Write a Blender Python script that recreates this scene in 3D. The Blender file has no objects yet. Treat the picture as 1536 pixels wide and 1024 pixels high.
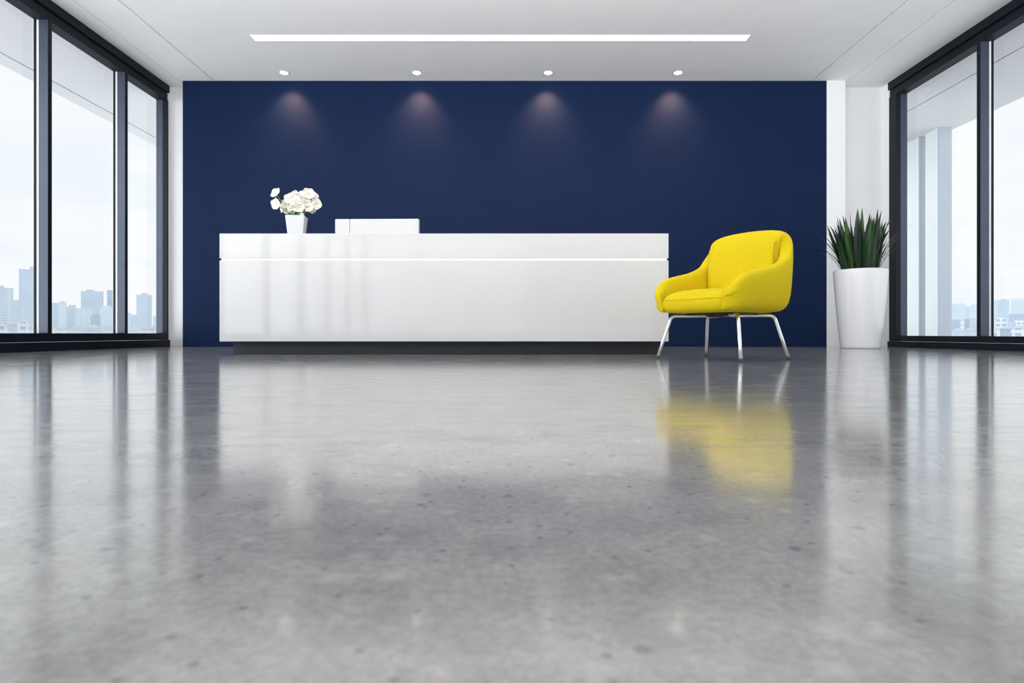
import bpy, bmesh, math, random
from mathutils import Vector, Matrix
random.seed(7)
C = bpy.context.scene.collection
PI = math.pi
F, HX, HY, CAMZ = 900.0, 768.0, 500.0, 0.17      # focal length in px, vanishing point, eye height
YW = 7.65                                         # navy wall
CEIL = 3.39

# ------------------------------------------------------------------ materials
def mat(name, col=(.8,.8,.8), rough=.5, metal=0.0, **kw):
    m = bpy.data.materials.new(name); m.use_nodes = True
    b = m.node_tree.nodes['Principled BSDF']
    b.inputs['Base Color'].default_value = (*col, 1)
    b.inputs['Roughness'].default_value = rough
    b.inputs['Metallic'].default_value = metal
    for k, v in kw.items():
        b.inputs[k.replace('_', ' ')].default_value = v
    return m

def nt(m):
    t = m.node_tree
    return t, t.nodes, t.links, t.nodes['Principled BSDF']

def noise(N, L, vec, scale, detail=4, rough=.5):
    n = N.new('ShaderNodeTexNoise'); n.inputs['Scale'].default_value = scale
    n.inputs['Detail'].default_value = detail; n.inputs['Roughness'].default_value = rough
    L.new(vec, n.inputs['Vector']); return n

def ramp(N, L, fac, stops):
    r = N.new('ShaderNodeValToRGB')
    els = r.color_ramp.elements
    while len(els) < len(stops): els.new(.5)
    for e, (p, c) in zip(els, stops):
        e.position = p; e.color = (*c, 1) if len(c) == 3 else c
    L.new(fac, r.inputs['Fac']); return r

def mixc(N, L, a, b, fac, mode='MIX'):
    x = N.new('ShaderNodeMix'); x.data_type = 'RGBA'; x.blend_type = mode
    for sock, v in ((x.inputs[0], fac), (x.inputs[6], a), (x.inputs[7], b)):
        if hasattr(v, 'is_output'): L.new(v, sock)
        elif isinstance(v, (int, float)): sock.default_value = v
        else: sock.default_value = (*v, 1)
    return x.outputs[2]

def mathn(N, L, op, a, b=None):
    x = N.new('ShaderNodeMath'); x.operation = op
    for i, v in enumerate((a, b)):
        if v is None: continue
        if hasattr(v, 'is_output'): L.new(v, x.inputs[i])
        else: x.inputs[i].default_value = v
    return x.outputs[0]

def speckle(m, scale, amt, bump=0.0, bscale=None):
    """slight procedural tone variation and grain on a plain material"""
    t, N, L, b = nt(m)
    tc = N.new('ShaderNodeTexCoord')
    n = noise(N, L, tc.outputs['Object'], scale, 3)
    c = b.inputs['Base Color'].default_value[:3]
    r = ramp(N, L, n.outputs['Fac'], [(.3, tuple(x*(1-amt) for x in c)), (.7, tuple(min(1, x*(1+amt)) for x in c))])
    L.new(r.outputs['Color'], b.inputs['Base Color'])
    if bump:
        n2 = noise(N, L, tc.outputs['Object'], bscale or scale*4, 2)
        bp = N.new('ShaderNodeBump'); bp.inputs['Strength'].default_value = bump; bp.inputs['Distance'].default_value = .002
        L.new(n2.outputs['Fac'], bp.inputs['Height']); L.new(bp.outputs['Normal'], b.inputs['Normal'])
    return m

def concrete_floor():
    m = mat('polished_concrete', (.4,.4,.4), .16)
    t, N, L, b = nt(m)
    P = N.new('ShaderNodeTexCoord').outputs['Object']
    big = noise(N, L, P, 1.1, 6, .6)
    c1 = ramp(N, L, big.outputs['Fac'], [(.28, (.275,.271,.263)), (.52, (.325,.321,.313)), (.74, (.375,.370,.360))])
    mid = noise(N, L, P, 9, 6, .65)
    c2 = ramp(N, L, mid.outputs['Fac'], [(.3, (.80,.80,.80)), (.5, (1,1,1)), (.72, (1.16,1.16,1.15))])
    col = mixc(N, L, c1.outputs['Color'], c2.outputs['Color'], 1.0, 'MULTIPLY')
    fine = noise(N, L, P, 120, 6, .75)
    c3 = ramp(N, L, fine.outputs['Fac'], [(.3, (.74,.74,.75)), (.7, (1.2,1.2,1.19))])
    col = mixc(N, L, col, c3.outputs['Color'], 1.0, 'MULTIPLY')
    # dark aggregate specks
    for sc, thr, dark, rnd in ((13, .085, (.10,.105,.12), .77), (37, .14, (.12,.12,.13), .80)):
        v = N.new('ShaderNodeTexVoronoi'); v.voronoi_dimensions = '2D'; v.inputs['Scale'].default_value = sc; L.new(P, v.inputs['Vector'])
        near = ramp(N, L, v.outputs['Distance'], [(thr*.45, (1,1,1)), (thr, (0,0,0))])
        sp = N.new('ShaderNodeSeparateColor'); L.new(v.outputs['Color'], sp.inputs[0])
        sel = mathn(N, L, 'GREATER_THAN', sp.outputs[0], rnd)
        fac = mathn(N, L, 'MULTIPLY', near.outputs['Color'], sel)
        fac = mathn(N, L, 'MULTIPLY', fac, .62)
        col = mixc(N, L, col, dark, fac)
    # pale aggregate
    v = N.new('ShaderNodeTexVoronoi'); v.voronoi_dimensions = '2D'; v.inputs['Scale'].default_value = 26; L.new(P, v.inputs['Vector'])
    near = ramp(N, L, v.outputs['Distance'], [(.05, (1,1,1)), (.32, (0,0,0))])
    sp = N.new('ShaderNodeSeparateColor'); L.new(v.outputs['Color'], sp.inputs[0])
    fac = mathn(N, L, 'MULTIPLY', near.outputs['Color'], mathn(N, L, 'GREATER_THAN', sp.outputs[1], .82))
    col = mixc(N, L, col, (.62,.61,.59), mathn(N, L, 'MULTIPLY', fac, .22))
    L.new(col, b.inputs['Base Color'])
    st = N.new('ShaderNodeMapping'); st.inputs['Scale'].default_value = (2.2, 9, 1); L.new(P, st.inputs[0])
    sn = noise(N, L, st.outputs[0], 2.4, 8, .68)
    rr = ramp(N, L, sn.outputs['Fac'], [(.32, (.05,)*3), (.5, (.11,)*3), (.68, (.22,)*3)])
    L.new(rr.outputs['Color'], b.inputs['Roughness'])
    b.inputs['IOR'].default_value = 1.75; b.inputs['Coat Weight'].default_value = .3; b.inputs['Coat Roughness'].default_value = .08
    hn = noise(N, L, P, 34, 6, .7)
    bp = N.new('ShaderNodeBump'); bp.inputs['Strength'].default_value = .16; bp.inputs['Distance'].default_value = .002
    L.new(hn.outputs['Fac'], bp.inputs['Height']); L.new(bp.outputs['Normal'], b.inputs['Normal'])
    return m

def emit(name, col, strength):
    m = bpy.data.materials.new(name); m.use_nodes = True
    N, L = m.node_tree.nodes, m.node_tree.links
    N.clear(); o = N.new('ShaderNodeOutputMaterial'); e = N.new('ShaderNodeEmission')
    e.inputs[0].default_value = (*col, 1); e.inputs[1].default_value = strength
    L.new(e.outputs[0], o.inputs[0]); return m

def glass_mat():
    m = bpy.data.materials.new('window_glass'); m.use_nodes = True
    N, L = m.node_tree.nodes, m.node_tree.links
    N.clear(); o = N.new('ShaderNodeOutputMaterial')
    tr = N.new('ShaderNodeBsdfTransparent'); tr.inputs[0].default_value = (.965,.98,.985,1)
    gl = N.new('ShaderNodeBsdfGlossy'); gl.inputs['Roughness'].default_value = 0.01
    ge = N.new('ShaderNodeNewGeometry'); dt = N.new('ShaderNodeVectorMath'); dt.operation = 'DOT_PRODUCT'
    L.new(ge.outputs['Incoming'], dt.inputs[0]); L.new(ge.outputs['Normal'], dt.inputs[1])
    k = mathn(N, L, 'SUBTRACT', 1.0, mathn(N, L, 'ABSOLUTE', dt.outputs['Value']))       # Schlick, same from both sides
    fr = mathn(N, L, 'ADD', .05, mathn(N, L, 'MULTIPLY', mathn(N, L, 'POWER', k, 5.0), .9))
    mx = N.new('ShaderNodeMixShader')
    L.new(fr, mx.inputs[0]); L.new(tr.outputs[0], mx.inputs[1]); L.new(gl.outputs[0], mx.inputs[2])
    L.new(mx.outputs[0], o.inputs[0]); return m

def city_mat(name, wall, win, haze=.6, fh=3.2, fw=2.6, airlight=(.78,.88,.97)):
    """facade with window grid; daylight haze as in-scattered light"""
    m = bpy.data.materials.new(name); m.use_nodes = True
    t, N, L, b = nt(m)
    P = N.new('ShaderNodeTexCoord').outputs['Object']
    s = N.new('ShaderNodeSeparateXYZ'); L.new(P, s.inputs[0])
    fz = mathn(N, L, 'FRACT', mathn(N, L, 'DIVIDE', s.outputs[2], fh))
    fx = mathn(N, L, 'FRACT', mathn(N, L, 'DIVIDE', mathn(N, L, 'ADD', s.outputs[0], s.outputs[1]), fw))
    w = mathn(N, L, 'MULTIPLY', mathn(N, L, 'GREATER_THAN', fz, .45), mathn(N, L, 'GREATER_THAN', fx, .32))
    col = mixc(N, L, wall, win, w)
    n = noise(N, L, P, .09, 3)
    v = ramp(N, L, n.outputs['Fac'], [(.3, (.75,.78,.82)), (.7, (1.15,1.15,1.15))])
    col = mixc(N, L, col, v.outputs['Color'], 1.0, 'MULTIPLY')
    L.new(col, b.inputs['Base Color']); b.inputs['Roughness'].default_value = .7
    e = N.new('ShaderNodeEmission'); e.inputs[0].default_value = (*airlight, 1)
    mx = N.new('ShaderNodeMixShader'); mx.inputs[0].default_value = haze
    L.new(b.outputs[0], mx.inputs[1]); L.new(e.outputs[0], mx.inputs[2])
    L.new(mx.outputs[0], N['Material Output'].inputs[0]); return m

M = {}
M['floor'] = concrete_floor()
M['ceiling'] = speckle(mat('ceiling_paint', (.83,.83,.838), .8), 3, .015)
M['white'] = speckle(mat('white_wall_paint', (.79,.795,.805), .7), 3, .012)
M['navy'] = speckle(mat('navy_wall_paint', (.0054,.0150,.052), .55, Specular_IOR_Level=.08), 5, .05, .12, 160)
M['frame'] = speckle(mat('dark_anodised_frame', (.048,.062,.095), .38, .35), 8, .06)
M['frame_black'] = speckle(mat('black_frame_profile', (.005,.007,.012), .5, 0, Specular_IOR_Level=.2), 8, .06)
M['bead'] = speckle(mat('pale_glazing_bead', (.75,.77,.8), .4), 8, .03)
M['glass'] = glass_mat()
M['gloss_white'] = speckle(mat('gloss_white_lacquer', (.685,.68,.685), .05, IOR=1.66), 2, .01)
M['matt_white'] = speckle(mat('matt_white_plastic', (.55,.55,.55), .4), 4, .012)
M['plinth'] = speckle(mat('dark_plinth', (.015,.020,.029), .5), 6, .08)
M['led'] = emit('led_strip_light', (1,.985,.95), 1.3)
M['linear'] = emit('linear_lamp_light', (1,.975,.93), 4.0)
M['spot'] = emit('downlight_lamp_light', (1,.90,.74), 22.0)
M['spot_ring'] = speckle(mat('downlight_ring', (.40,.40,.40), .4), 20, .03)
M['yellow'] = speckle(mat('yellow_wool_fabric', (.72,.55,.005), .85, Specular_IOR_Level=.25), 120, .06, .25, 900)
M['seam'] = speckle(mat('yellow_seam', (.46,.33,.006), .9), 120, .05)
M['chrome'] = mat('brushed_chrome', (.80,.81,.82), .16, 1.0)
speckle(M['chrome'], 30, .03)
M['black'] = speckle(mat('black_metal', (.012,.012,.013), .45), 20, .1)
M['rubber'] = speckle(mat('dark_rubber', (.05,.05,.05), .7), 20, .1)
M['planter'] = speckle(mat('white_planter_gloss', (.83,.83,.85), .16), 3, .012)
M['ceramic'] = speckle(mat('white_ceramic', (.60,.61,.625), .3), 6, .012)
M['soil'] = speckle(mat('potting_soil', (.035,.024,.016), .95), 60, .5, .8, 90)
M['petal'] = speckle(mat('white_petal', (.70,.675,.61), .6, Subsurface_Weight=.0), 40, .03)
M['stamen'] = speckle(mat('yellow_green_stamen', (.66,.62,.28), .7), 60, .2)
M['stem'] = speckle(mat('green_stem', (.22,.32,.08), .6), 30, .15)
M['leaf_small'] = speckle(mat('green_leaf', (.06,.17,.03), .5), 30, .25)
M['pillar'] = speckle(mat('white_pillar_render', (.86,.87,.87), .7), 1.5, .02)
M['pillar_shade'] = speckle(mat('grey_pillar_shade', (.44,.49,.55), .5), 1.5, .03)  # shade of the pillars' near faces, put into the colour
M['soffit'] = speckle(mat('soffit_panel', (.60,.605,.61), .7), 1.0, .012)
M['slab'] = speckle(mat('terrace_slab', (.72,.72,.72), .8), 1.0, .1)

def leaf_mat():
    m = mat('strap_leaf_green', (.03,.1,.02), .42)
    t, N, L, b = nt(m)
    a = N.new('ShaderNodeAttribute'); a.attribute_name = 'tone'
    r = ramp(N, L, a.outputs['Fac'], [(0, (.003,.012,.006)), (.40, (.008,.036,.010)), (.75, (.022,.085,.016)), (1, (.06,.15,.03))])
    L.new(r.outputs['Color'], b.inputs['Base Color']); return m
M['leaf'] = leaf_mat()

# ------------------------------------------------------------------ mesh helpers
def box(bm, x0, x1, y0, y1, z0, z1, mi=0):
    v = [bm.verts.new(p) for p in ((x0,y0,z0),(x1,y0,z0),(x1,y1,z0),(x0,y1,z0),(x0,y0,z1),(x1,y0,z1),(x1,y1,z1),(x0,y1,z1))]
    fs = []
    for q in ((3,2,1,0),(4,5,6,7),(0,1,5,4),(1,2,6,5),(2,3,7,6),(3,0,4,7)):
        f = bm.faces.new([v[i] for i in q]); f.material_index = mi; fs.append(f)
    return fs

def tube(bm, pts, r, n=12, cap=True):
    pts = [Vector(p) for p in pts]; rings = []
    t0 = (pts[1]-pts[0]).normalized()
    up = Vector((0,0,1)) if abs(t0.z) < .9 else Vector((1,0,0))
    nrm = t0.cross(up).normalized()
    for i, p in enumerate(pts):
        t = (pts[min(i+1, len(pts)-1)] - pts[max(i-1, 0)]).normalized()
        nrm = (nrm - t*nrm.dot(t)).normalized(); bn = t.cross(nrm)
        rr = r[i] if isinstance(r, (list, tuple)) else r
        rings.append([bm.verts.new(p + (nrm*math.cos(2*PI*k/n) + bn*math.sin(2*PI*k/n))*rr) for k in range(n)])
    for a, b in zip(rings, rings[1:]):
        for k in range(n): bm.faces.new((a[k], a[(k+1) % n], b[(k+1) % n], b[k]))
    if cap:
        bm.faces.new(rings[0][::-1]); bm.faces.new(rings[-1])

def lathe(bm, prof, n=48):
    rings = [[bm.verts.new((r*math.cos(2*PI*k/n), r*math.sin(2*PI*k/n), z)) for k in range(n)] for r, z in prof]
    for a, b in zip(rings, rings[1:]):
        for k in range(n): bm.faces.new((a[k], a[(k+1) % n], b[(k+1) % n], b[k]))
    bm.faces.new(rings[0][::-1]); bm.faces.new(rings[-1])

def loft(bm, secs, closed=True, caps=True):
    rings = [[bm.verts.new(p) for p in s] for s in secs]
    n = len(rings[0])
    for a, b in zip(rings, rings[1:]):
        for k in range(n if closed else n-1):
            bm.faces.new((a[k], a[(k+1) % n], b[(k+1) % n], b[k]))
    if caps:
        bm.faces.new(rings[0][::-1]); bm.faces.new(rings[-1])

def catmull(P, n):
    out = []
    P = [Vector(p) for p in P]
    for i in range(len(P)-1):
        p0, p1, p2, p3 = P[max(i-1, 0)], P[i], P[i+1], P[min(i+2, len(P)-1)]
        for k in range(n):
            t = k/n
            out.append(.5*((2*p1) + (p2-p0)*t + (2*p0-5*p1+4*p2-p3)*t*t + (3*p1-p0-3*p2+p3)*t**3))
    out.append(P[-1]); return out

def obj(name, bm, m, parent=None, smooth=False, bevel=0, sub=0, seg=2):
    bmesh.ops.recalc_face_normals(bm, faces=bm.faces)
    me = bpy.data.meshes.new(name); bm.to_mesh(me); bm.free()
    for x in (m if isinstance(m, (list, tuple)) else [m]): me.materials.append(x)
    o = bpy.data.objects.new(name, me); C.objects.link(o)
    if parent: o.parent = parent
    if smooth or sub:
        for p in me.polygons: p.use_smooth = True
    if bevel:
        b = o.modifiers.new('bevel', 'BEVEL'); b.width = bevel; b.segments = seg; b.limit_method = 'ANGLE'; b.harden_normals = False
    if sub:
        s = o.modifiers.new('subdivision', 'SUBSURF'); s.levels = sub; s.render_levels = sub
    return o

def tag(o, label=None, cat=None, group=None, kind=None):
    for k, v in (('label', label), ('category', cat), ('group', group), ('kind', kind)):
        if v: o[k] = v
    return o

def empty(name, loc, rz=0):
    o = bpy.data.objects.new(name, None); C.objects.link(o)
    o.location = loc; o.rotation_euler = (0, 0, rz); o.empty_display_size = .1; return o

def B(*a):
    bm = bmesh.new(); box(bm, *a); return bm

def px(x, y, Y):
    return Vector(((x-HX)*Y/F, Y, CAMZ + (HY-y)*Y/F))

# ------------------------------------------------------------------ room shell
XL, XR, YB = -4.47, 4.85, -9.0
YBK = 7.85
tag(obj('floor', B(XL-.14, XR+.16, YB, YBK+.15, -.15, 0), M['floor']), kind='structure')

def ceiling():
    bm = bmesh.new()
    # profile across X with two real shadow grooves each side
    prof = [(XL-.14, CEIL)]
    def groove(x, w, d): prof.extend([(x-w/2, CEIL), (x-w/2, CEIL+d), (x+w/2, CEIL+d), (x+w/2, CEIL)])
    groove(-4.245, .012, .008); groove(-3.80, .018, .03); groove(3.825, .015, .03); groove(4.285, .012, .008)
    prof.append((XR+.16, CEIL))
    prof += [(XR+.16, CEIL+.2), (XL-.14, CEIL+.2)]
    loft(bm, [[(x, y, z) for x, z in prof] for y in (YB, YBK+.15)])
    return obj('ceiling', bm, M['ceiling'])
tag(ceiling(), kind='structure')

bm = bmesh.new(); box(bm, XL, XR, YBK, YBK+.15, 0, CEIL)
tag(obj('wall_back', bm, M['white']), kind='structure')
XN0, XN1 = (274-HX)*YW/F, (1240-HX)*YW/F
tag(obj('wall_accent', B(XN0, XN1, YW, YBK, 0, CEIL), M['navy']), kind='structure')
tag(obj('trim_1', B(XN1, 4.25, YW, YBK, 0, CEIL), M['white']), kind='structure')
tag(obj('baseboard_right', B(4.25, XR, YBK-.012, YBK, 0, .06), M['white']), kind='structure')
tag(obj('wall_left', B(XL-.14, XL, 7.81, YBK+.15, 0, CEIL), M['white']), kind='structure')
tag(obj('wall_right', B(XR, XR+.16, 7.72, YBK+.15, 0, CEIL), M['white']), kind='structure')
tag(obj('wall_front', B(.5, XR+.16, YB-.15, YB, 0, CEIL), M['white']), kind='structure')
w3 = tag(empty('fill_window', (-1.98, YB-.07, 0)), kind='structure')  # unseen glazing, added to bring in more light from the front
obj('sill_rail', B(-2.62, 2.47, -.07, .07, 0, .16), M['frame_black'], w3)  # sill of the added fill window
obj('head_rail', B(-2.62, 2.47, -.07, .07, 3.2, CEIL), M['frame_black'], w3)
for k in range(4): obj('mullion', B(-2.62+1.68*k, -2.57+1.68*k, -.06, .06, .16, 3.2), M['frame_black'], w3)  # mullions of the added fill window
for k in range(3): obj('pane', B(-2.57+1.68*k, -.94+1.68*k, -.005, .005, .16, 3.2), M['glass'], w3)

# ------------------------------------------------------------------ window walls
def window_wall(name, s, xi, y_end, jamb_w, mull, sill_z, sill_mid):
    """s=-1 left, +1 right; xi inner face plane; mull = near faces (camera side) of mullions, far to near"""
    root = empty(name, (xi, (y_end+YB)/2, 0)); tag(root, kind='structure')
    oy = (y_end+YB)/2
    def mk(n, d0, d1, y0, y1, z0, z1, m, bev=.003):
        bm = bmesh.new(); a, b = sorted((s*d0, s*d1)); box(bm, a, b, y0-oy, y1-oy, z0, z1)
        return obj(n, bm, m, root, bevel=bev)
    y0, top = YB+.001, 3.2
    mk('base_rail', -.022, .145, y0, y_end, 0.0, sill_mid, M['frame_black'])
    mk('sill_rail', 0, .145, y0, y_end, sill_mid+.004, sill_z, M['frame_black'])
    mk('top_rail', -.015, .145, y0, y_end, 3.295, CEIL, M['frame_black'])
    mk('head_rail', 0.012, .145, y0, y_end, top, 3.291, M['frame_black'])
    mk('jamb', 0, .06, y_end-jamb_w, y_end, sill_z, top, M['frame_black'])
    mk('jamb', .06, .145, y_end-jamb_w, y_end, sill_z, top, M['frame'])
    mk('jamb', 0, .145, y0, y0+.06, sill_z, top, M['frame'])
    edges = [y_end-jamb_w] + list(mull) + [y0+.06]
    for ym in mull:
        mu = mk('mullion', .008, .10, ym, ym+.052, sill_z, top, [M['frame'], M['frame_black']])
        for p in mu.data.polygons:                       # backlit inner face: its shade put in as black
            if p.normal.x*s < -.9 : p.material_index = 1
        mk('glazing_bead', .100, .122, ym+.002, ym+.05, sill_z, top, M['bead'], .001)
        mk('gasket', .122, .142, ym-.006, ym+.055, sill_z, top, M['frame_black'], .001)
    for i in range(len(edges)-1):
        hi = edges[i]; lo = edges[i+1] + (.052 if i < len(edges)-2 else 0)
        bm = bmesh.new(); x = s*.132
        bm.faces.new([bm.verts.new(p) for p in ((x, lo-oy, sill_z), (x, hi-oy, sill_z), (x, hi-oy, top), (x, lo-oy, top))])
        obj('pane', bm, M['glass'], root)
    return root
ML = [6.943, 5.79, 3.96, 2.13, .30, -1.53, -3.36, -5.19, -7.02]
MR = [6.222, 4.86, 3.50, 2.14, .78, -.58, -1.94, -3.3, -4.66, -6.02, -7.38]
window_wall('window_1', -1, XL, 7.81, .03, ML, .172, .085)
window_wall('window_2', 1, XR, 7.72, .14, MR, .142, .07)

# roof overhangs seen through the glass
def soffit(s, x_in, x_line, x_edge):
    bm = bmesh.new(); z = 3.30
    prof = [(s*x_in, z), (s*(x_line-.012), z), (s*(x_line-.012), z+.03), (s*(x_line+.012), z+.03), (s*(x_line+.012), z), (s*x_edge, z), (s*x_edge, z+.35), (s*x_in, z+.35)]
    loft(bm, [[(x, y, zz) for x, zz in prof] for y in (YB-2, 15)])
    return tag(obj('roof_overhang', bm, M['soffit']), kind='structure')
soffit(-1, abs(XL)+.145, 5.70, 5.95)
soffit(1, XR+.165, 5.58, 6.77)
# terrace slab carrying the pillars
tag(obj('terrace', B(XR+.165, 6.9, YB-2, 15, -.45, -.12), M['slab']), kind='structure')

for y0, y1, lab in ((9.11, 9.41, 'white exterior pillar with shaded side outside the right window, nearer of the two'),
                    (9.545, 9.885, 'white exterior pillar outside the right window, partly hidden behind the nearer pillar')):
    r = empty('exterior_pillar', (6.58, (y0+y1)/2, -.12)); d = (y1-y0)/2
    tag(r, lab, 'pillar', 'exterior pillars on the terrace')
    obj('shaft', B(-.10, .10, -d+.02, d, 0, 3.42), M['pillar'], r, bevel=.004)
    obj('shaded_face', B(-.10, .10, -d, -d+.02, 0, 3.42), M['pillar_shade'], r, bevel=.003)  # near face in shade, painted as a darker grey-blue slab

# ------------------------------------------------------------------ ceiling fittings
r = empty('linear_ceiling_light', (-.127, 6.537, CEIL))
tag(r, 'long white glowing linear light recessed in the grey ceiling', 'ceiling light')
hl, hw = 2.695, .055
obj('diffuser', B(-hl, hl, -hw, hw, -.004, .0), M['linear'], r)
bm = bmesh.new()
for a in ((-hl-.008, -hl, -hw-.008, hw+.008), (hl, hl+.008, -hw-.008, hw+.008), (-hl, hl, -hw-.008, -hw), (-hl, hl, hw, hw+.008)):
    box(bm, *a, -.005, 0)
obj('trim_frame', bm, M['ceiling'], r)

names = ('leftmost', 'second from left', 'third from left', 'rightmost')
XD = (-2.816, -1.177, .445, 2.05); YD = 7.41
def downlight():
    r = empty('downlight', (0, 0, CEIL))
    bm = bmesh.new(); n = 32
    prof = [(.048, 0), (.048, -.003), (.052, -.006), (.061, -.004), (.063, 0)]
    rings = [[bm.verts.new((a*math.cos(2*PI*k/n), a*math.sin(2*PI*k/n), z)) for k in range(n)] for a, z in prof]
    for a, b in zip(rings, rings[1:]):
        for k in range(n): bm.faces.new((a[k], a[(k+1) % n], b[(k+1) % n], b[k]))
    obj('trim_ring', bm, M['spot_ring'], r, smooth=True)
    bm = bmesh.new(); lathe(bm, [(.048, -.003), (.047, -.001)], 32)
    obj('lamp', bm, M['spot'], r)
    return r
d0 = downlight()
for i, x in enumerate(XD):
    if i == 0: d = d0
    else:
        d = d0.copy(); C.objects.link(d)
        for ch in d0.children:
            c = ch.copy(); C.objects.link(c); c.parent = d
    d.location = (x, YD, CEIL)
    tag(d, '%s of the four round warm downlights in the ceiling by the navy wall' % names[i], 'downlight', 'recessed downlights')
    L = bpy.data.lights.new('downlight_beam', 'SPOT'); L.energy = 82; L.color = (1, .47, .20)
    L.spot_size = math.radians(92); L.spot_blend = 1.0; L.shadow_soft_size = .035
    lo = bpy.data.objects.new('downlight_beam', L); C.objects.link(lo); lo.location = (x, YD, CEIL-.02); lo.rotation_euler = (math.radians(22), 0, 0)

# ------------------------------------------------------------------ reception desk
YD0 = 4.80
def zpx(y, Y): return CAMZ + (HY-y)*Y/F
dx0, dx1 = (329-HX)*YD0/F, (1003-HX)*YD0/F
dcx = (dx0+dx1)/2; hw = (dx1-dx0)/2
r = empty('reception_desk', (dcx, YD0, 0))
tag(r, 'long glossy white reception desk with glowing slot on dark plinth before navy wall', 'desk')
zt, z1, z2, zb = zpx(350, YD0), zpx(387.3, YD0), zpx(390.2, YD0), zpx(512, YD0)
obj('upper_counter', B(-hw, hw, 0, .75, z1, zt), M['gloss_white'], r, bevel=.004)
obj('lower_body', B(-hw, hw, 0, .72, zb, z2), M['gloss_white'], r, bevel=.004)
obj('light_strip', B(-hw+.012, hw-.012, .012, .05, z2-.001, z1+.001), M['led'], r)
obj('plinth', B(-2.29-dcx, 1.205-dcx, .135, .62, 0, zb+.002), M['plinth'], r, bevel=.002)
DT = zt

# ------------------------------------------------------------------ white box on the desk
p = px(565, 350, 5.2)
r = empty('storage_box', (p.x, 5.2+.035, DT), math.radians(-1.2))
tag(r, 'low white rectangular box lying on the desk counter right of the flowers', 'box')
w = 126*5.2/F/2; h = zpx(328, 5.2)-DT
xs = -w + 22*5.2/F
obj('box_body', B(xs+.002, w, -.03, .03, 0, h), M['matt_white'], r, bevel=.004)
obj('end_panel', B(-w, xs-.001, -.03, .03, 0, h), M['matt_white'], r, bevel=.004)

# ------------------------------------------------------------------ white flowers in pot
FY = 5.2
pc = px(445, 350, FY)
r = empty('potted_flowers', (pc.x, FY, DT))
tag(r, 'white flowers in a small square white pot on the left of the desk', 'flowers')
ph = zpx(324.5, FY) - DT - .004
bm = bmesh.new()
def sq(hs, z, rad=.012):
    pts = []
    for cx, cy, a0 in ((1,1,0), (-1,1,90), (-1,-1,180), (1,-1,270)):
        for k in range(4):
            a = math.radians(a0 + 30*k)
            pts.append((cx*(hs-rad) + rad*math.cos(a), cy*(hs-rad) + rad*math.sin(a), z))
    return pts
loft(bm, [sq(.058, 0), sq(.060, .004), sq(.0805, ph-.003), sq(.080, ph), sq(.075, ph), sq(.074, ph-.02), sq(.070, ph-.03)])
pot = obj('pot', bm, M['ceramic'], r); pot.rotation_euler.z = math.radians(8)
for p_ in pot.data.polygons: p_.use_smooth = False
bm = bmesh.new(); loft(bm, [sq(.06, ph-.035), sq(.0725, ph-.018)])
so = obj('soil', bm, M['soil'], r); so.rotation_euler.z = math.radians(8)

def petal_mesh(bm, ang, L_, W_, cup):
    """one broad rounded petal, radiating at ang in local XZ plane, facing -Y"""
    n, m_ = 6, 6; grid = []
    for i in range(n+1):
        u = i/n; row = []
        wd = W_*(math.sin(PI*min(1, .12+u*.80)))**.75
        for j in range(m_+1):
            v = -1 + 2*j/m_
            x = v*wd; z = .004 + u*L_*(1 - .10*v*v)
            y = -cup*(u*u)*.9 + .35*wd*v*v*(.5-u) + .004*math.sin(9*u+ang*3)
            c, s_ = math.cos(ang), math.sin(ang)
            row.append(bm.verts.new((x*c + z*s_, y, -x*s_ + z*c)))
        grid.append(row)
    for a, b in zip(grid, grid[1:]):
        for j in range(m_): bm.faces.new((a[j], a[j+1], b[j+1], b[j]))
def blossom(cup=.012, size=1.0):
    bm = bmesh.new()
    for k in range(5): petal_mesh(bm, 2*PI*k/5,   .041*size, .0285*size, cup)
    return bm
b0 = obj('blossom', blossom(), M['petal'], r, smooth=True)
md = b0.modifiers.new('thickness', 'SOLIDIFY'); md.thickness = .0015
bm = bmesh.new(); bmesh.ops.create_icosphere(bm, subdivisions=2, radius=.0055, matrix=Matrix.Translation((0,-.004,0)) @ Matrix.Diagonal((1,1.1,1,1)))
s0 = obj('stamen', bm, M['stamen'], b0, smooth=True)
FL = [(414,290,-.02,1.15,-40,30), (414.5,306,-.05,1.1,-20,-5), (428,307,.0,1.0,-30,10), (435,298,-.03,1.15,-10,15), (443,301,-.07,1.15,0,5),
      (439,311,-.05,1.15,-8,-12), (449,310,-.07,1.1,5,-10), (451,297,.02,1.0,0,25), (457,302,-.05,1.1,12,0), (463,291,-.04,1.2,15,18),
      (455,291,.03,.9,-10,30), (470,295,.01,1.0,30,10), (474,306,-.02,1.1,28,-8), (463,310,-.05,1.0,15,-12), (466,301,-.02,1.0,20,0),
      (430,314,.02,.95,-25,-20), (452,316,.0,.7,0,-25), (443,292,.04,.85,0,40), (424,312,.05,.9,-40,-10), (468,314,.04,.8,30,-25), (453,322,-.055,.45,5,-10)]
ends = []
for i, (x, y, dy, sz, yaw, pit) in enumerate(FL):
    if i == 0: b, s_ = b0, s0
    else:
        b = b0.copy(); C.objects.link(b); s_ = s0.copy(); C.objects.link(s_); s_.parent = b
    w_ = px(x, y, FY+dy)
    b.location = (w_.x-pc.x, dy, w_.z-DT); b.scale = (sz*1.02,)*3
    b.rotation_euler = (math.radians(-pit), math.radians(random.uniform(0, 72)), math.radians(yaw))
    ends.append(Vector(b.location))
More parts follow.
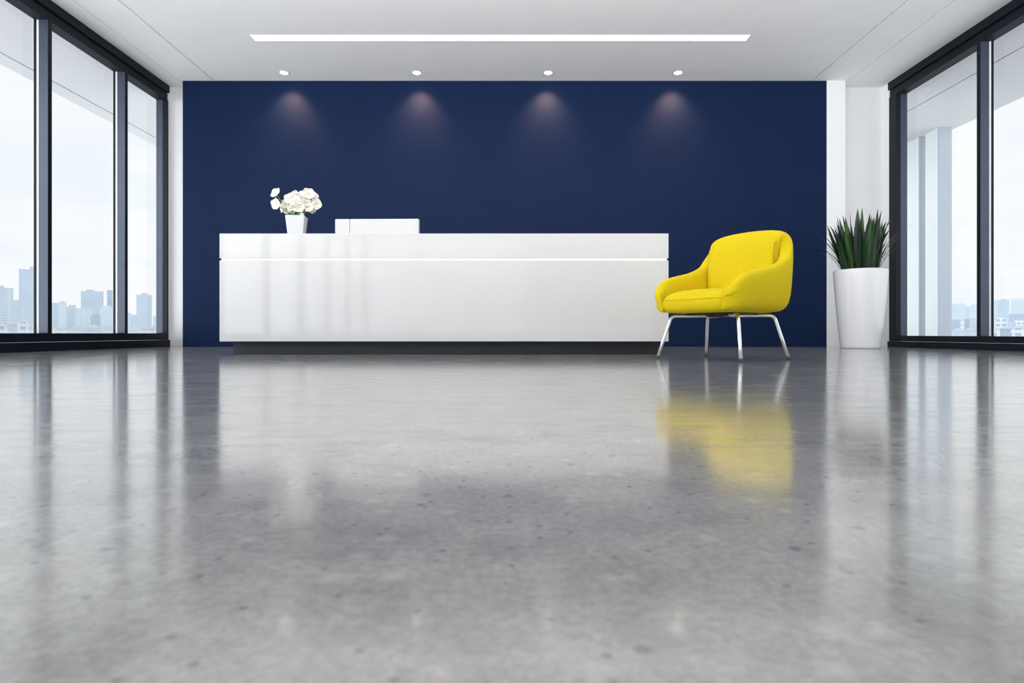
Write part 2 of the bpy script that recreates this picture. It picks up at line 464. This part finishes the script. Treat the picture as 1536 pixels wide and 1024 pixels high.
for i in (0, 1, 3, 4, 6, 9, 11, 12, 14, 17):
    e = ends[i]; q0 = Vector((.35*e.x*.4 + random.uniform(-.02,.02), .02, ph-.022))
    mid = q0.lerp(e, .55) + Vector((0, .015, .02 if i > 1 else -.005))
    bm = bmesh.new(); tube(bm, catmull([q0, mid, e + Vector((0, .008, 0))], 6), .0028, 6)
    obj('stem', bm, M['stem'], r, smooth=True)
def small_leaf(x0, x1, z1, w, y):
    bm = bmesh.new(); a = Vector((x0, y, ph-.022)); b = Vector((x1, y-.015, z1)); n = 8; rows = []
    d = (b-a); side = Vector((-d.z, 0, d.x)).normalized()
    for i in range(n+1):
        u = i/n; c = a.lerp(b, u) + Vector((0, -.012*math.sin(PI*u), 0)); ww = w*math.sin(PI*(.1+.88*u))**.8
        rows.append([bm.verts.new(c - side*ww), bm.verts.new(c + Vector((0, .006, 0))), bm.verts.new(c + side*ww)])
    for p_, q in zip(rows, rows[1:]):
        for j in range(2): bm.faces.new((p_[j], p_[j+1], q[j+1], q[j]))
    return obj('leaf', bm, M['leaf_small'], r, smooth=True)
for a in ((-.01,-.05,ph+.065,.013,-.03), (.0,-.02,ph+.05,.014,-.04), (.015,.06,ph+.075,.012,-.04), (.02,.035,ph+.06,.012,-.02), (-.02,-.035,ph+.045,.012,.0), (.0,.01,ph+.05,.012,.02)):
    small_leaf(*a)

# ------------------------------------------------------------------ yellow armchair
chair = empty('lounge_chair', (1.38, 3.95, 0), math.radians(126.5))
tag(chair, 'yellow upholstered tub lounge chair on four splayed chrome legs beside the desk', 'armchair')
half = [(-.284,.330,.450), (-.312,.288,.492), (-.326,.22,.533), (-.338,.10,.562), (-.343,-.07,.598), (-.343,-.20,.648), (-.336,-.268,.715), (-.305,-.322,.808), (-.21,-.340,.852), (0,-.350,.868)]
ctrl = half + [(-a, b, c - (.02 if c == .808 else 0)) for a, b, c in half[-2::-1]]
path = catmull(ctrl, 5)
def section(p, nrm, H, k=0.0, back=0.0):
    th = .075 + .02*back
    pts = [(-.145,.308), (-.085,.309), (-.040,.335), (-.014,.40), (-.003,.31+(H-.31)*.60), (0,H-.045), (-.006,H-.016), (-.022,H-.001), (-th*.55,H), (-th*.85,H-.012), (-th,H-.045),
           (-th-.008,.33+(H-.33)*.5), (-th-.02,.37), (-.15,.335)]
    pts = [(o, max(z, .30)) for o, z in pts]
    fr = max(0, min(1, (p.y-.10)/.20))                     # the flare under the arms dies out towards the front
    pts = [(o + .045*fr*max(0, min(1, (.40-z)/.09)), z) for o, z in pts]
    pts = [(max(o, -.145 + .083*fr), z) for o, z in pts]
    cen = lambda z: -.032 - .030*max(0, min(1, (.40-z)/.09))
    pts = [(o + (cen(z)-o)*k, z - max(0, z-.35)*k*k*.48) for o, z in pts]
    return [(p.x + nrm.x*o, p.y + nrm.y*o, z) for o, z in pts]
secs = []
for i, p in enumerate(path):
    t = (path[min(i+1, len(path)-1)] - path[max(i-1, 0)]); t.z = 0; t.normalize()
    nrm = Vector((-t.y, t.x, 0)); nrm = -nrm if nrm.dot(Vector((p.x, p.y+.02, 0))) < 0 else nrm
    back = max(0, min(1, (-p.y-.1)/.2))
    if i == 0: nrm0, t0_ = nrm.copy(), t.copy()
    secs.append((p, nrm, back, t))
S = []
def endcap(p, nrm, tdir, back):
    out = []
    for k, d in ((.86, .034), (.55, .029), (.26, .019), (.07, .007)):
        out.append(section(Vector((p.x, p.y, 0)) + tdir*d, nrm, p.z, k, back))
    return out
S += endcap(secs[0][0], secs[0][1], -secs[0][3], 0)
for p, nrm, back, t in secs: S.append(section(p, nrm, p.z, 0, back))
S += endcap(secs[-1][0], secs[-1][1], secs[-1][3], 0)[::-1]
bm = bmesh.new(); loft(bm, S)
obj('shell', bm, M['yellow'], chair, sub=1)
# underside pan closing the tub
def rrect(hx, y0, y1, rad, z, n=6):
    pts = []
    for cx, cy, a0 in ((hx-rad, y1-rad, 0), (-hx+rad, y1-rad, 90), (-hx+rad, y0+rad, 180), (hx-rad, y0+rad, 270)):
        for k in range(n+1):
            a = math.radians(a0 + 90*k/n); pts.append((cx + rad*math.cos(a), cy + rad*math.sin(a), z))
    return pts
bm = bmesh.new()
loft(bm, [rrect(.20, -.20, .26, .05, .303), rrect(.235, -.235, .30, .06, .306), rrect(.24, -.24, .305, .06, .325)])
obj('seat_pan', bm, M['yellow'], chair, smooth=True)
# seat cushion
bm = bmesh.new()
cs = []
for z, ins in ((.306,.040), (.311,.016), (.332,.004), (.360,.0), (.384,.004), (.406,.016), (.424,.036), (.438,.064), (.448,.10), (.455,.15), (.457,.20)):
    cs.append(rrect(.250-ins, -.235+ins*.3, .347-ins, max(.02, .085-ins*.3), z, 6))
loft(bm, cs)
cu = obj('seat_cushion', bm, M['yellow'], chair, smooth=True)
bm = bmesh.new(); rp = rrect(.2470, -.22, .3435, .085, .383, 6)
tube(bm, [Vector(q) for q in rp] + [Vector(rp[0])], .0017, 6, False)
obj('piping', bm, M['seam'], cu, smooth=True)
# back cushion
bm = bmesh.new(); cols = []
def top_h(x):
    x = abs(x); return .866 - .020*(x/.26)**2 - (.040*max(0, (x-.17)/.08)**2)
NC = 14
for i in range(NC+1):
    x = [-.25, -.246, -.235, -.21, -.17, -.12, -.06, 0, .06, .12, .17, .21, .235, .246, .25][i]; e = abs(x)/.25
    fwd = .022*e**2.4; H = top_h(x)
    edge = 1 - .40*max(0, (e-.80)/.20)**2
    tt = .085*edge
    prof = []
    for zz, yb in ((.40,-.265), (.52,-.268), (.64,-.275), (.75,-.288)):
        prof.append((zz, yb + tt*1.0 + fwd))
    prof += [(H-.045, -.298+tt*.85+fwd*.7), (H-.014, -.303+tt*.62+fwd*.6), (H, -.31+tt*.22+fwd*.5)]
    cols.append([(x*(1-.04*(.85-zz)), y, zz) for zz, y in prof] + [(x, -.325+fwd*.4, H-.02), (x, -.30+fwd*.6, .60), (x, -.28+fwd*.8, .40)])
loft(bm, cols)
bc = obj('back_cushion', bm, M['yellow'], chair, sub=1)
for sx, ci in ((-1, 0), (1, -1)):
    bm = bmesh.new(); cc = [Vector(q) for q in cols[1 if ci == 0 else -2][:5]]; cc[4] = cc[3].lerp(cc[4], .55)
    tube(bm, catmull([Vector(q) + Vector((0, -.0024, 0)) for q in cc], 3), .0032, 6)
    obj('seam', bm, M['seam'], bc, smooth=True)
# legs
def leg(sx, sy):
    T = Vector((sx*.25, sy*.20, .286)); Ft = Vector((sx*.31, sy*.265, .012))
    inn = Vector((sx*.05, sy*.04, .286))
    d1 = (Ft-T).normalized(); d2 = (inn-T).normalized(); R_ = .035
    a, b = T + d2*R_, T + d1*R_
    arc = [a.lerp(T, t).lerp(T.lerp(b, t), t) for t in [k/8 for k in range(9)]]
    bm = bmesh.new(); tube(bm, [inn, inn.lerp(a, .5)] + arc + [b.lerp(Ft, .5), Ft], [.009]*11 + [.0112, .0108] if False else .0108, 16)
    o = obj('leg', bm, M['chrome'], chair, smooth=True)
    bm = bmesh.new(); q = Ft - d1*.006; tube(bm, [q, Vector((Ft.x + d1.x*.010, Ft.y + d1.y*.010, 0.0))], [.0116, .0120], 16)
    obj('foot_glide', bm, M['rubber'], o, smooth=True)
for sx, sy in ((1,1), (-1,1), (-1,-1), (1,-1)): leg(sx, sy)
bm = bmesh.new(); box(bm, -.085, .085, -.065, .065, .278, .304)
obj('mounting_plate', bm, M['black'], chair, bevel=.006)
bm = bmesh.new(); tube(bm, [(-.17, .14, .298), (.17, .14, .298)], .007, 10); tube(bm, [(-.17, -.14, .298), (.17, -.14, .298)], .007, 10)
box(bm, -.18, -.16, -.15, .15, .292, .304); box(bm, .16, .18, -.15, .15, .292, .304)
obj('support_frame', bm, M['black'], chair)
for sx, sy in ((1,1), (-1,1), (-1,-1), (1,-1)):
    bm = bmesh.new(); tube(bm, [(sx*.16, sy*.128, .279), (sx*.16, sy*.128, .306)], .006, 10)
    obj('spacer', bm, M['chrome'], chair, smooth=True)

# ------------------------------------------------------------------ tall planter
pl = empty('potted_plant', (3.99, 6.875, 0))
tag(pl, 'dark green strap-leaved plant in a tall white tapered planter by the right window', 'plant')
bm = bmesh.new()
lathe(bm, [(.190,0), (.200,.006), (.204,.03), (.228,.25), (.250,.50), (.266,.70), (.275,.83), (.277,.875), (.275,.889), (.268,.895), (.260,.892), (.254,.87), (.247,.80)], 64)
obj('planter', bm, M['planter'], pl, smooth=True)
bm = bmesh.new(); lathe(bm, [(.240,.80), (.249,.855), (.15,.868)], 32)
obj('soil', bm, M['soil'], pl, smooth=True)
bm = bmesh.new(); tone = []
def blade(az, r0, length, width, lean, bend, tn, twist):
    n = 10; p = Vector((r0*math.cos(az), r0*math.sin(az), .855)); ang = lean
    out = Vector((math.cos(az), math.sin(az), 0)); side = Vector((-math.sin(az), math.cos(az), 0))
    side = (side*math.cos(twist) + out*math.sin(twist)).normalized()
    rows = []
    for i in range(n+1):
        u = i/n
        w = width*(.55 + .45*math.sin(min(1, u*1.7)*PI/2)) * (1-u**3.0)**.9 + .0008
        d = out*math.sin(ang) + Vector((0,0,1))*math.cos(ang)
        nr = side.cross(d).normalized()
        rows.append([bm.verts.new(p - side*w/2 + nr*w*.15), bm.verts.new(p), bm.verts.new(p + side*w/2 + nr*w*.15)])
        p = p + d*(length/n); ang += bend*(u**1.3)/n*2.0
    for a, b in zip(rows, rows[1:]):
        for j in range(2): bm.faces.new((a[j], a[j+1], b[j+1], b[j])); tone.append(tn)
rnd = random.Random(21)
for i in range(38):      # upright core
    az = i*2.399; rr = .02 + .15*math.sqrt(rnd.random())
    blade(az, rr, rnd.uniform(.44,.74), rnd.uniform(.055,.095), rnd.uniform(.0,.20), rnd.uniform(-.05,.45), min(1, max(0, rnd.gauss(.36,.27))), rnd.uniform(-1.3,1.3))
for i in range(46):      # leaning
    az = i*2.399+.4; rr = .09 + .09*rnd.random()
    blade(az, rr, rnd.uniform(.36,.70), rnd.uniform(.032,.06), rnd.uniform(.10,.34), rnd.uniform(.1,.8), min(1, max(0, rnd.gauss(.30,.22))), rnd.uniform(-.8,.8))
for i in range(40):      # thin arching tips
    az = i*2.399+1.1; rr = .12 + .06*rnd.random()
    blade(az, rr, rnd.uniform(.38,.70), rnd.uniform(.010,.018), rnd.uniform(.28,.62), rnd.uniform(.3,1.3), min(1, max(0, rnd.gauss(.28,.2))), rnd.uniform(-.6,.6))
fo = obj('foliage', bm, M['leaf'], pl, smooth=True)
at = fo.data.attributes.new('tone', 'FLOAT', 'FACE')
for i, v in enumerate(tone): at.data[i].value = v

# ------------------------------------------------------------------ city beyond the glass
GZ = -14.0
ground = bmesh.new(); box(ground, -900, 900, 16, 1200, GZ-1, GZ)
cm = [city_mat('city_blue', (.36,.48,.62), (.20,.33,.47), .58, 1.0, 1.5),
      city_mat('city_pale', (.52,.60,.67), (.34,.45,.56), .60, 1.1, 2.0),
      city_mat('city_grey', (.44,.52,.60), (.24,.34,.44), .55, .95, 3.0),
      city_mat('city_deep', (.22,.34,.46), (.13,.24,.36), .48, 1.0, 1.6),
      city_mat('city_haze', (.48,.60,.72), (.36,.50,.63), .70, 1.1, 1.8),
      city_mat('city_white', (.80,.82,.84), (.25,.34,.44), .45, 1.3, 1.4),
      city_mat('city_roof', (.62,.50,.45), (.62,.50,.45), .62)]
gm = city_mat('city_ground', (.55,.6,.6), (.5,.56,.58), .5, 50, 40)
tag(obj('ground', ground, gm), kind='structure')

def building(x0, x1, y, Y, m, lab, roof=None, depth=None, name='city_building', cat='building', pitched=False):
    a, b = (x0-HX)*Y/F, (x1-HX)*Y/F; az = math.atan2((a+b)/2, Y); ca = math.cos(az)
    w = (b-a)/2*ca; h = zpx(y, Y)-GZ; d = depth or max(8, min(2*w, 22))
    r = empty(name, ((a+b)/2 + math.sin(az)*d/2, Y + ca*d/2, GZ), -az); tag(r, lab, cat, 'distant city buildings')
    obj('facade', B(-w, w, -d/2, d/2, 0, h), cm[m], r)
    if roof:
        rx0, rx1, ry = roof; ra, rb = ((rx0-HX)*Y/F - (a+b)/2)*ca, ((rx1-HX)*Y/F - (a+b)/2)*ca
        obj('rooftop_box', B(ra, rb, -d/2+1.0, d/2-1.0, h, zpx(ry, Y)-GZ), cm[m], r)
    if pitched:
        bm = bmesh.new(); hh = 4.5*Y/F
        loft(bm, [[(-w*1.06, yy, h), (0, yy, h+hh), (w*1.06, yy, h)] for yy in (-d/2-.5, d/2+.5)])
        obj('roof', bm, cm[6], r)
    return r
LB = [ # left window, pane nearest the camera
 (-9, 20, 431.5, 210, 2, 'grey-blue slab tower with balcony bands at the left edge of the left window', (-6,6,428)),
 (20, 30, 450, 230, 0, 'narrow dark blue block between the slab tower and the tallest tower', None),
 (28.5, 62, 404, 300, 0, 'tallest pale blue tower in the left window', (45,51,399)),
 # middle pane
 (74, 88, 454, 260, 0, 'blue block at the left edge of the middle pane of the left window', None),
 (87, 100, 453, 330, 4, 'very pale building right of the blue block in the middle pane', (91,97,451)),
 (98, 114, 459.5, 240, 2, 'grey stepped building low in the middle pane of the left window', (103,114,457)),
 (114, 137, 462, 235, 1, 'broad pale ribbed block below the big tower in the middle pane', None),
 (121.5, 155.5, 436.5, 360, 0, 'broad blue tower standing highest in the middle pane of the left window', (129,141,434)),
 (160.5, 169, 435, 380, 3, 'slim dark blue tower next to the mullion in the middle pane', None),
 (136, 151, 473, 200, 3, 'low dark blue block under the broad tower in the middle pane', (139,147,470)),
 (150, 180, 461, 250, 4, 'pale hazy block at the right edge of the middle pane', (156,166,458)),
 # far pane
 (204.5, 228, 442, 300, 0, 'pale blue tower standing highest in the far pane of the left window', (212,221,439)),
 (195.5, 208, 472, 220, 0, 'low blue block left of the tower in the far pane', None),
 (188, 197, 469, 280, 4, 'hazy sliver of a building by the mullion in the far pane', None),
 (229.5, 235, 473, 230, 4, 'small hazy block right of the tower in the far pane', None),
 (234, 250, 463, 280, 4, 'pale block at the right edge of the far pane of the left window', None)]
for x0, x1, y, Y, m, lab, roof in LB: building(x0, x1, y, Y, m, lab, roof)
RB = [
 (1428, 1438, 455, 420, 4, 'hazy distant block beside the exterior pillar in the right window', None),
 (1437, 1448, 456.5, 400, 4, 'hazy distant block second from the exterior pillar in the right window', (1440,1446,454.5)),
 (1447, 1458, 459, 410, 4, 'lower hazy distant block left of the right window mullion', None),
 (1456, 1475, 456.5, 390, 4, 'hazy distant block half hidden by the right window mullion', None),
 (1482, 1498, 450.5, 380, 4, 'hazy distant block just right of the right window mullion', (1486,1494,449.5)),
 (1497, 1514, 449.5, 370, 0, 'light blue distant slab in the right window near the mullion', (1502,1510,448)),
 (1516, 1540, 447.5, 400, 4, 'tallest hazy distant block at the right edge of the right window', None),
 (1513.5, 1545, 470.5, 260, 3, 'long dark blue flat building at the right edge of the right window', None),
 (1428, 1441, 479, 200, 3, 'dark blue low block beside the exterior pillar in the right window', None),
 (1440, 1447, 482, 170, 5, 'small white block between two dark low blocks in the right window', None),
 (1445.5, 1455, 478, 205, 3, 'second dark blue low block from the exterior pillar in the right window', None),
 (1454, 1470, 476.5, 235, 2, 'grey low building with flat roof left of the right window mullion', None),
 (1482, 1492, 476.5, 225, 3, 'dark low block touching the right window mullion', None),
 (1491.5, 1511, 478, 168, 5, 'white apartment block with windows in the right window', (1496,1506,476.5)),
 (1510, 1524, 482.5, 190, 0, 'light blue low building right of the white apartment block', None),
 (1522, 1542, 480, 218, 5, 'whitish low building at the right edge of the right window', None)]
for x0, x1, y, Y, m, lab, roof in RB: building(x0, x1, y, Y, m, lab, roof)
HS = [(-6, 13, 489, 120, 5, 'small white house low at the left edge of the left window'), (11, 27, 486, 125, 2, 'grey house second along the foot of the left window'),
      (26, 46, 483, 130, 5, 'house with reddish roof in front of the tallest tower'), (45, 62, 488, 120, 1, 'pale house at the foot of the tallest tower'),
      (76, 104, 493, 118, 5, 'low white house at the left foot of the middle pane'), (103, 131, 492, 122, 1, 'wide pale house in the centre of the middle pane'),
      (130, 152, 491, 116, 0, 'blue-shaded house under the broad tower'), (151, 176, 490, 122, 1, 'pale house at the right foot of the middle pane'),
      (190, 214, 494, 118, 1, 'pale house at the left foot of the far pane'), (213, 246, 493, 121, 5, 'white house at the right foot of the far pane'),
      (1485, 1500, 494, 118, 5, 'white house with reddish roof under the white apartment block'), (1499, 1517, 493, 121, 3, 'dark blue house in the right window beside the white house'),
      (1516, 1542, 492, 117, 5, 'white house at the right edge of the right window'), (1428, 1446, 496, 118, 1, 'pale house at the foot of the exterior pillar'),
      (1445, 1466, 495, 121, 0, 'blue-shaded house left of the right window mullion')]
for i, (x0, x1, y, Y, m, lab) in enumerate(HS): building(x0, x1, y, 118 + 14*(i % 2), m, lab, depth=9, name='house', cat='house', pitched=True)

# ------------------------------------------------------------------ world: bright hazy overcast sky
W = bpy.data.worlds.new('sky'); bpy.context.scene.world = W; W.use_nodes = True
N, L = W.node_tree.nodes, W.node_tree.links
bg = N['Background']
g = N.new('ShaderNodeTexCoord').outputs['Generated']
s = N.new('ShaderNodeSeparateXYZ'); L.new(g, s.inputs[0])
base = ramp(N, L, s.outputs[2], [(0, (1.5,1.53,1.57)), (.490, (1.5,1.54,1.58)), (.5, (.93,.95,.97)), (.62, (.92,.95,.985)), (.75, (.80,.89,.985)), (1, (.74,.85,.98))])
mz = mathn(N, L, 'ADD', mathn(N, L, 'MULTIPLY', s.outputs[2], .5), .5); L.new(mz, base.inputs['Fac'])
mp = N.new('ShaderNodeMapping'); mp.inputs['Scale'].default_value = (1.6, 1.6, 9.0); L.new(g, mp.inputs[0])
cn = noise(N, L, mp.outputs[0], 1.8, 6, .55)
cl = ramp(N, L, cn.outputs['Fac'], [(.40, (.86,.92,.985)), (.54, (.98,.98,.985)), (.66, (1.0,.995,.985))])
# clouds mostly near horizon
cf = ramp(N, L, mz, [(.49, (0,0,0)), (.505, (.55,)*3), (.66, (.55,)*3), (.8, (.1,)*3)])
skyc = mixc(N, L, base.outputs['Color'], cl.outputs['Color'], cf.outputs['Color'])
# veiled sun: two broad bright regions of the overcast, behind and beside the hall
def lobe(d, power, amp):
    dv = Vector(d).normalized(); k = N.new('ShaderNodeVectorMath'); k.operation = 'DOT_PRODUCT'
    L.new(g, k.inputs[0]); k.inputs[1].default_value = dv
    return mathn(N, L, 'MULTIPLY', mathn(N, L, 'POWER', mathn(N, L, 'MAXIMUM', k.outputs['Value'], 0.0), power), amp)
lb = mathn(N, L, 'ADD', mathn(N, L, 'ADD', lobe((-.80,-.56,.16), 6, 3.7), lobe((.85,-.50,.12), 6, .8)), 1.0)
vm = N.new('ShaderNodeVectorMath'); vm.operation = 'SCALE'; L.new(skyc, vm.inputs[0]); L.new(lb, vm.inputs['Scale'])
L.new(vm.outputs[0], bg.inputs[0]); bg.inputs[1].default_value = 1.08

# window portals (guide sky light sampling only) and unseen fill lamps added to brighten the hall
def portal(x, y0, y1, s_):
    Lt = bpy.data.lights.new('window_portal', 'AREA'); Lt.shape = 'RECTANGLE'; Lt.size = 3.0; Lt.size_y = y1-y0
    o = bpy.data.objects.new('window_portal', Lt); C.objects.link(o); Lt.cycles.is_portal = True
    o.location = (x, (y0+y1)/2, 1.68); o.rotation_euler = (0, math.radians(90*s_), 0)
portal(XL-.16, YB, 7.8, -1); portal(XR+.18, YB, 7.7, 1)
def lamp(x, y, sx, sy, e, col=(1,.985,.96), z=CEIL-.03, rx=0):
    Lt = bpy.data.lights.new('hall_fill_lamp', 'AREA'); Lt.shape = 'RECTANGLE'; Lt.size = sx; Lt.size_y = sy; Lt.energy = e; Lt.color = col
    o = bpy.data.objects.new('hall_fill_lamp', Lt); C.objects.link(o); o.location = (x, y, z); o.rotation_euler = (math.radians(rx), 0, 0)
for y in (2.5, -1.5, -5.5): lamp(0, y, 5.4, .3, 12)  # added downward fill at ceiling height
lamp(0, 3.2, 8.0, .4, 150, (1,.985,.965), 2.55, 118)  # added fill, tilted at the far ceiling and walls
for y in (.2, -3, -6): lamp(0, y, 7.5, .5, 75, (1,.985,.965), 2.55, 180)      # added upward fill for the ceiling, out of view


# ------------------------------------------------------------------ camera
cd = bpy.data.cameras.new('camera'); cam = bpy.data.objects.new('camera', cd); C.objects.link(cam)
cam.location = (0, 0, CAMZ); cam.rotation_euler = (math.radians(90), 0, 0)
cd.sensor_width = 36; cd.lens = F/1536*36; cd.shift_y = -(512-HY)/1536
cd.clip_start = .02; cd.clip_end = 3000
cd.dof.use_dof = True; cd.dof.focus_distance = 4.6; cd.dof.aperture_fstop = 8.0
sc = bpy.context.scene; sc.camera = cam
sc.view_settings.view_transform = 'Standard'; sc.view_settings.look = 'None'; sc.view_settings.exposure = 0; sc.view_settings.gamma = 1
sc.cycles.max_bounces = 10; sc.cycles.diffuse_bounces = 6; sc.cycles.glossy_bounces = 5; sc.cycles.transparent_max_bounces = 12
sc.cycles.use_denoising = True; sc.cycles.sample_clamp_indirect = 6
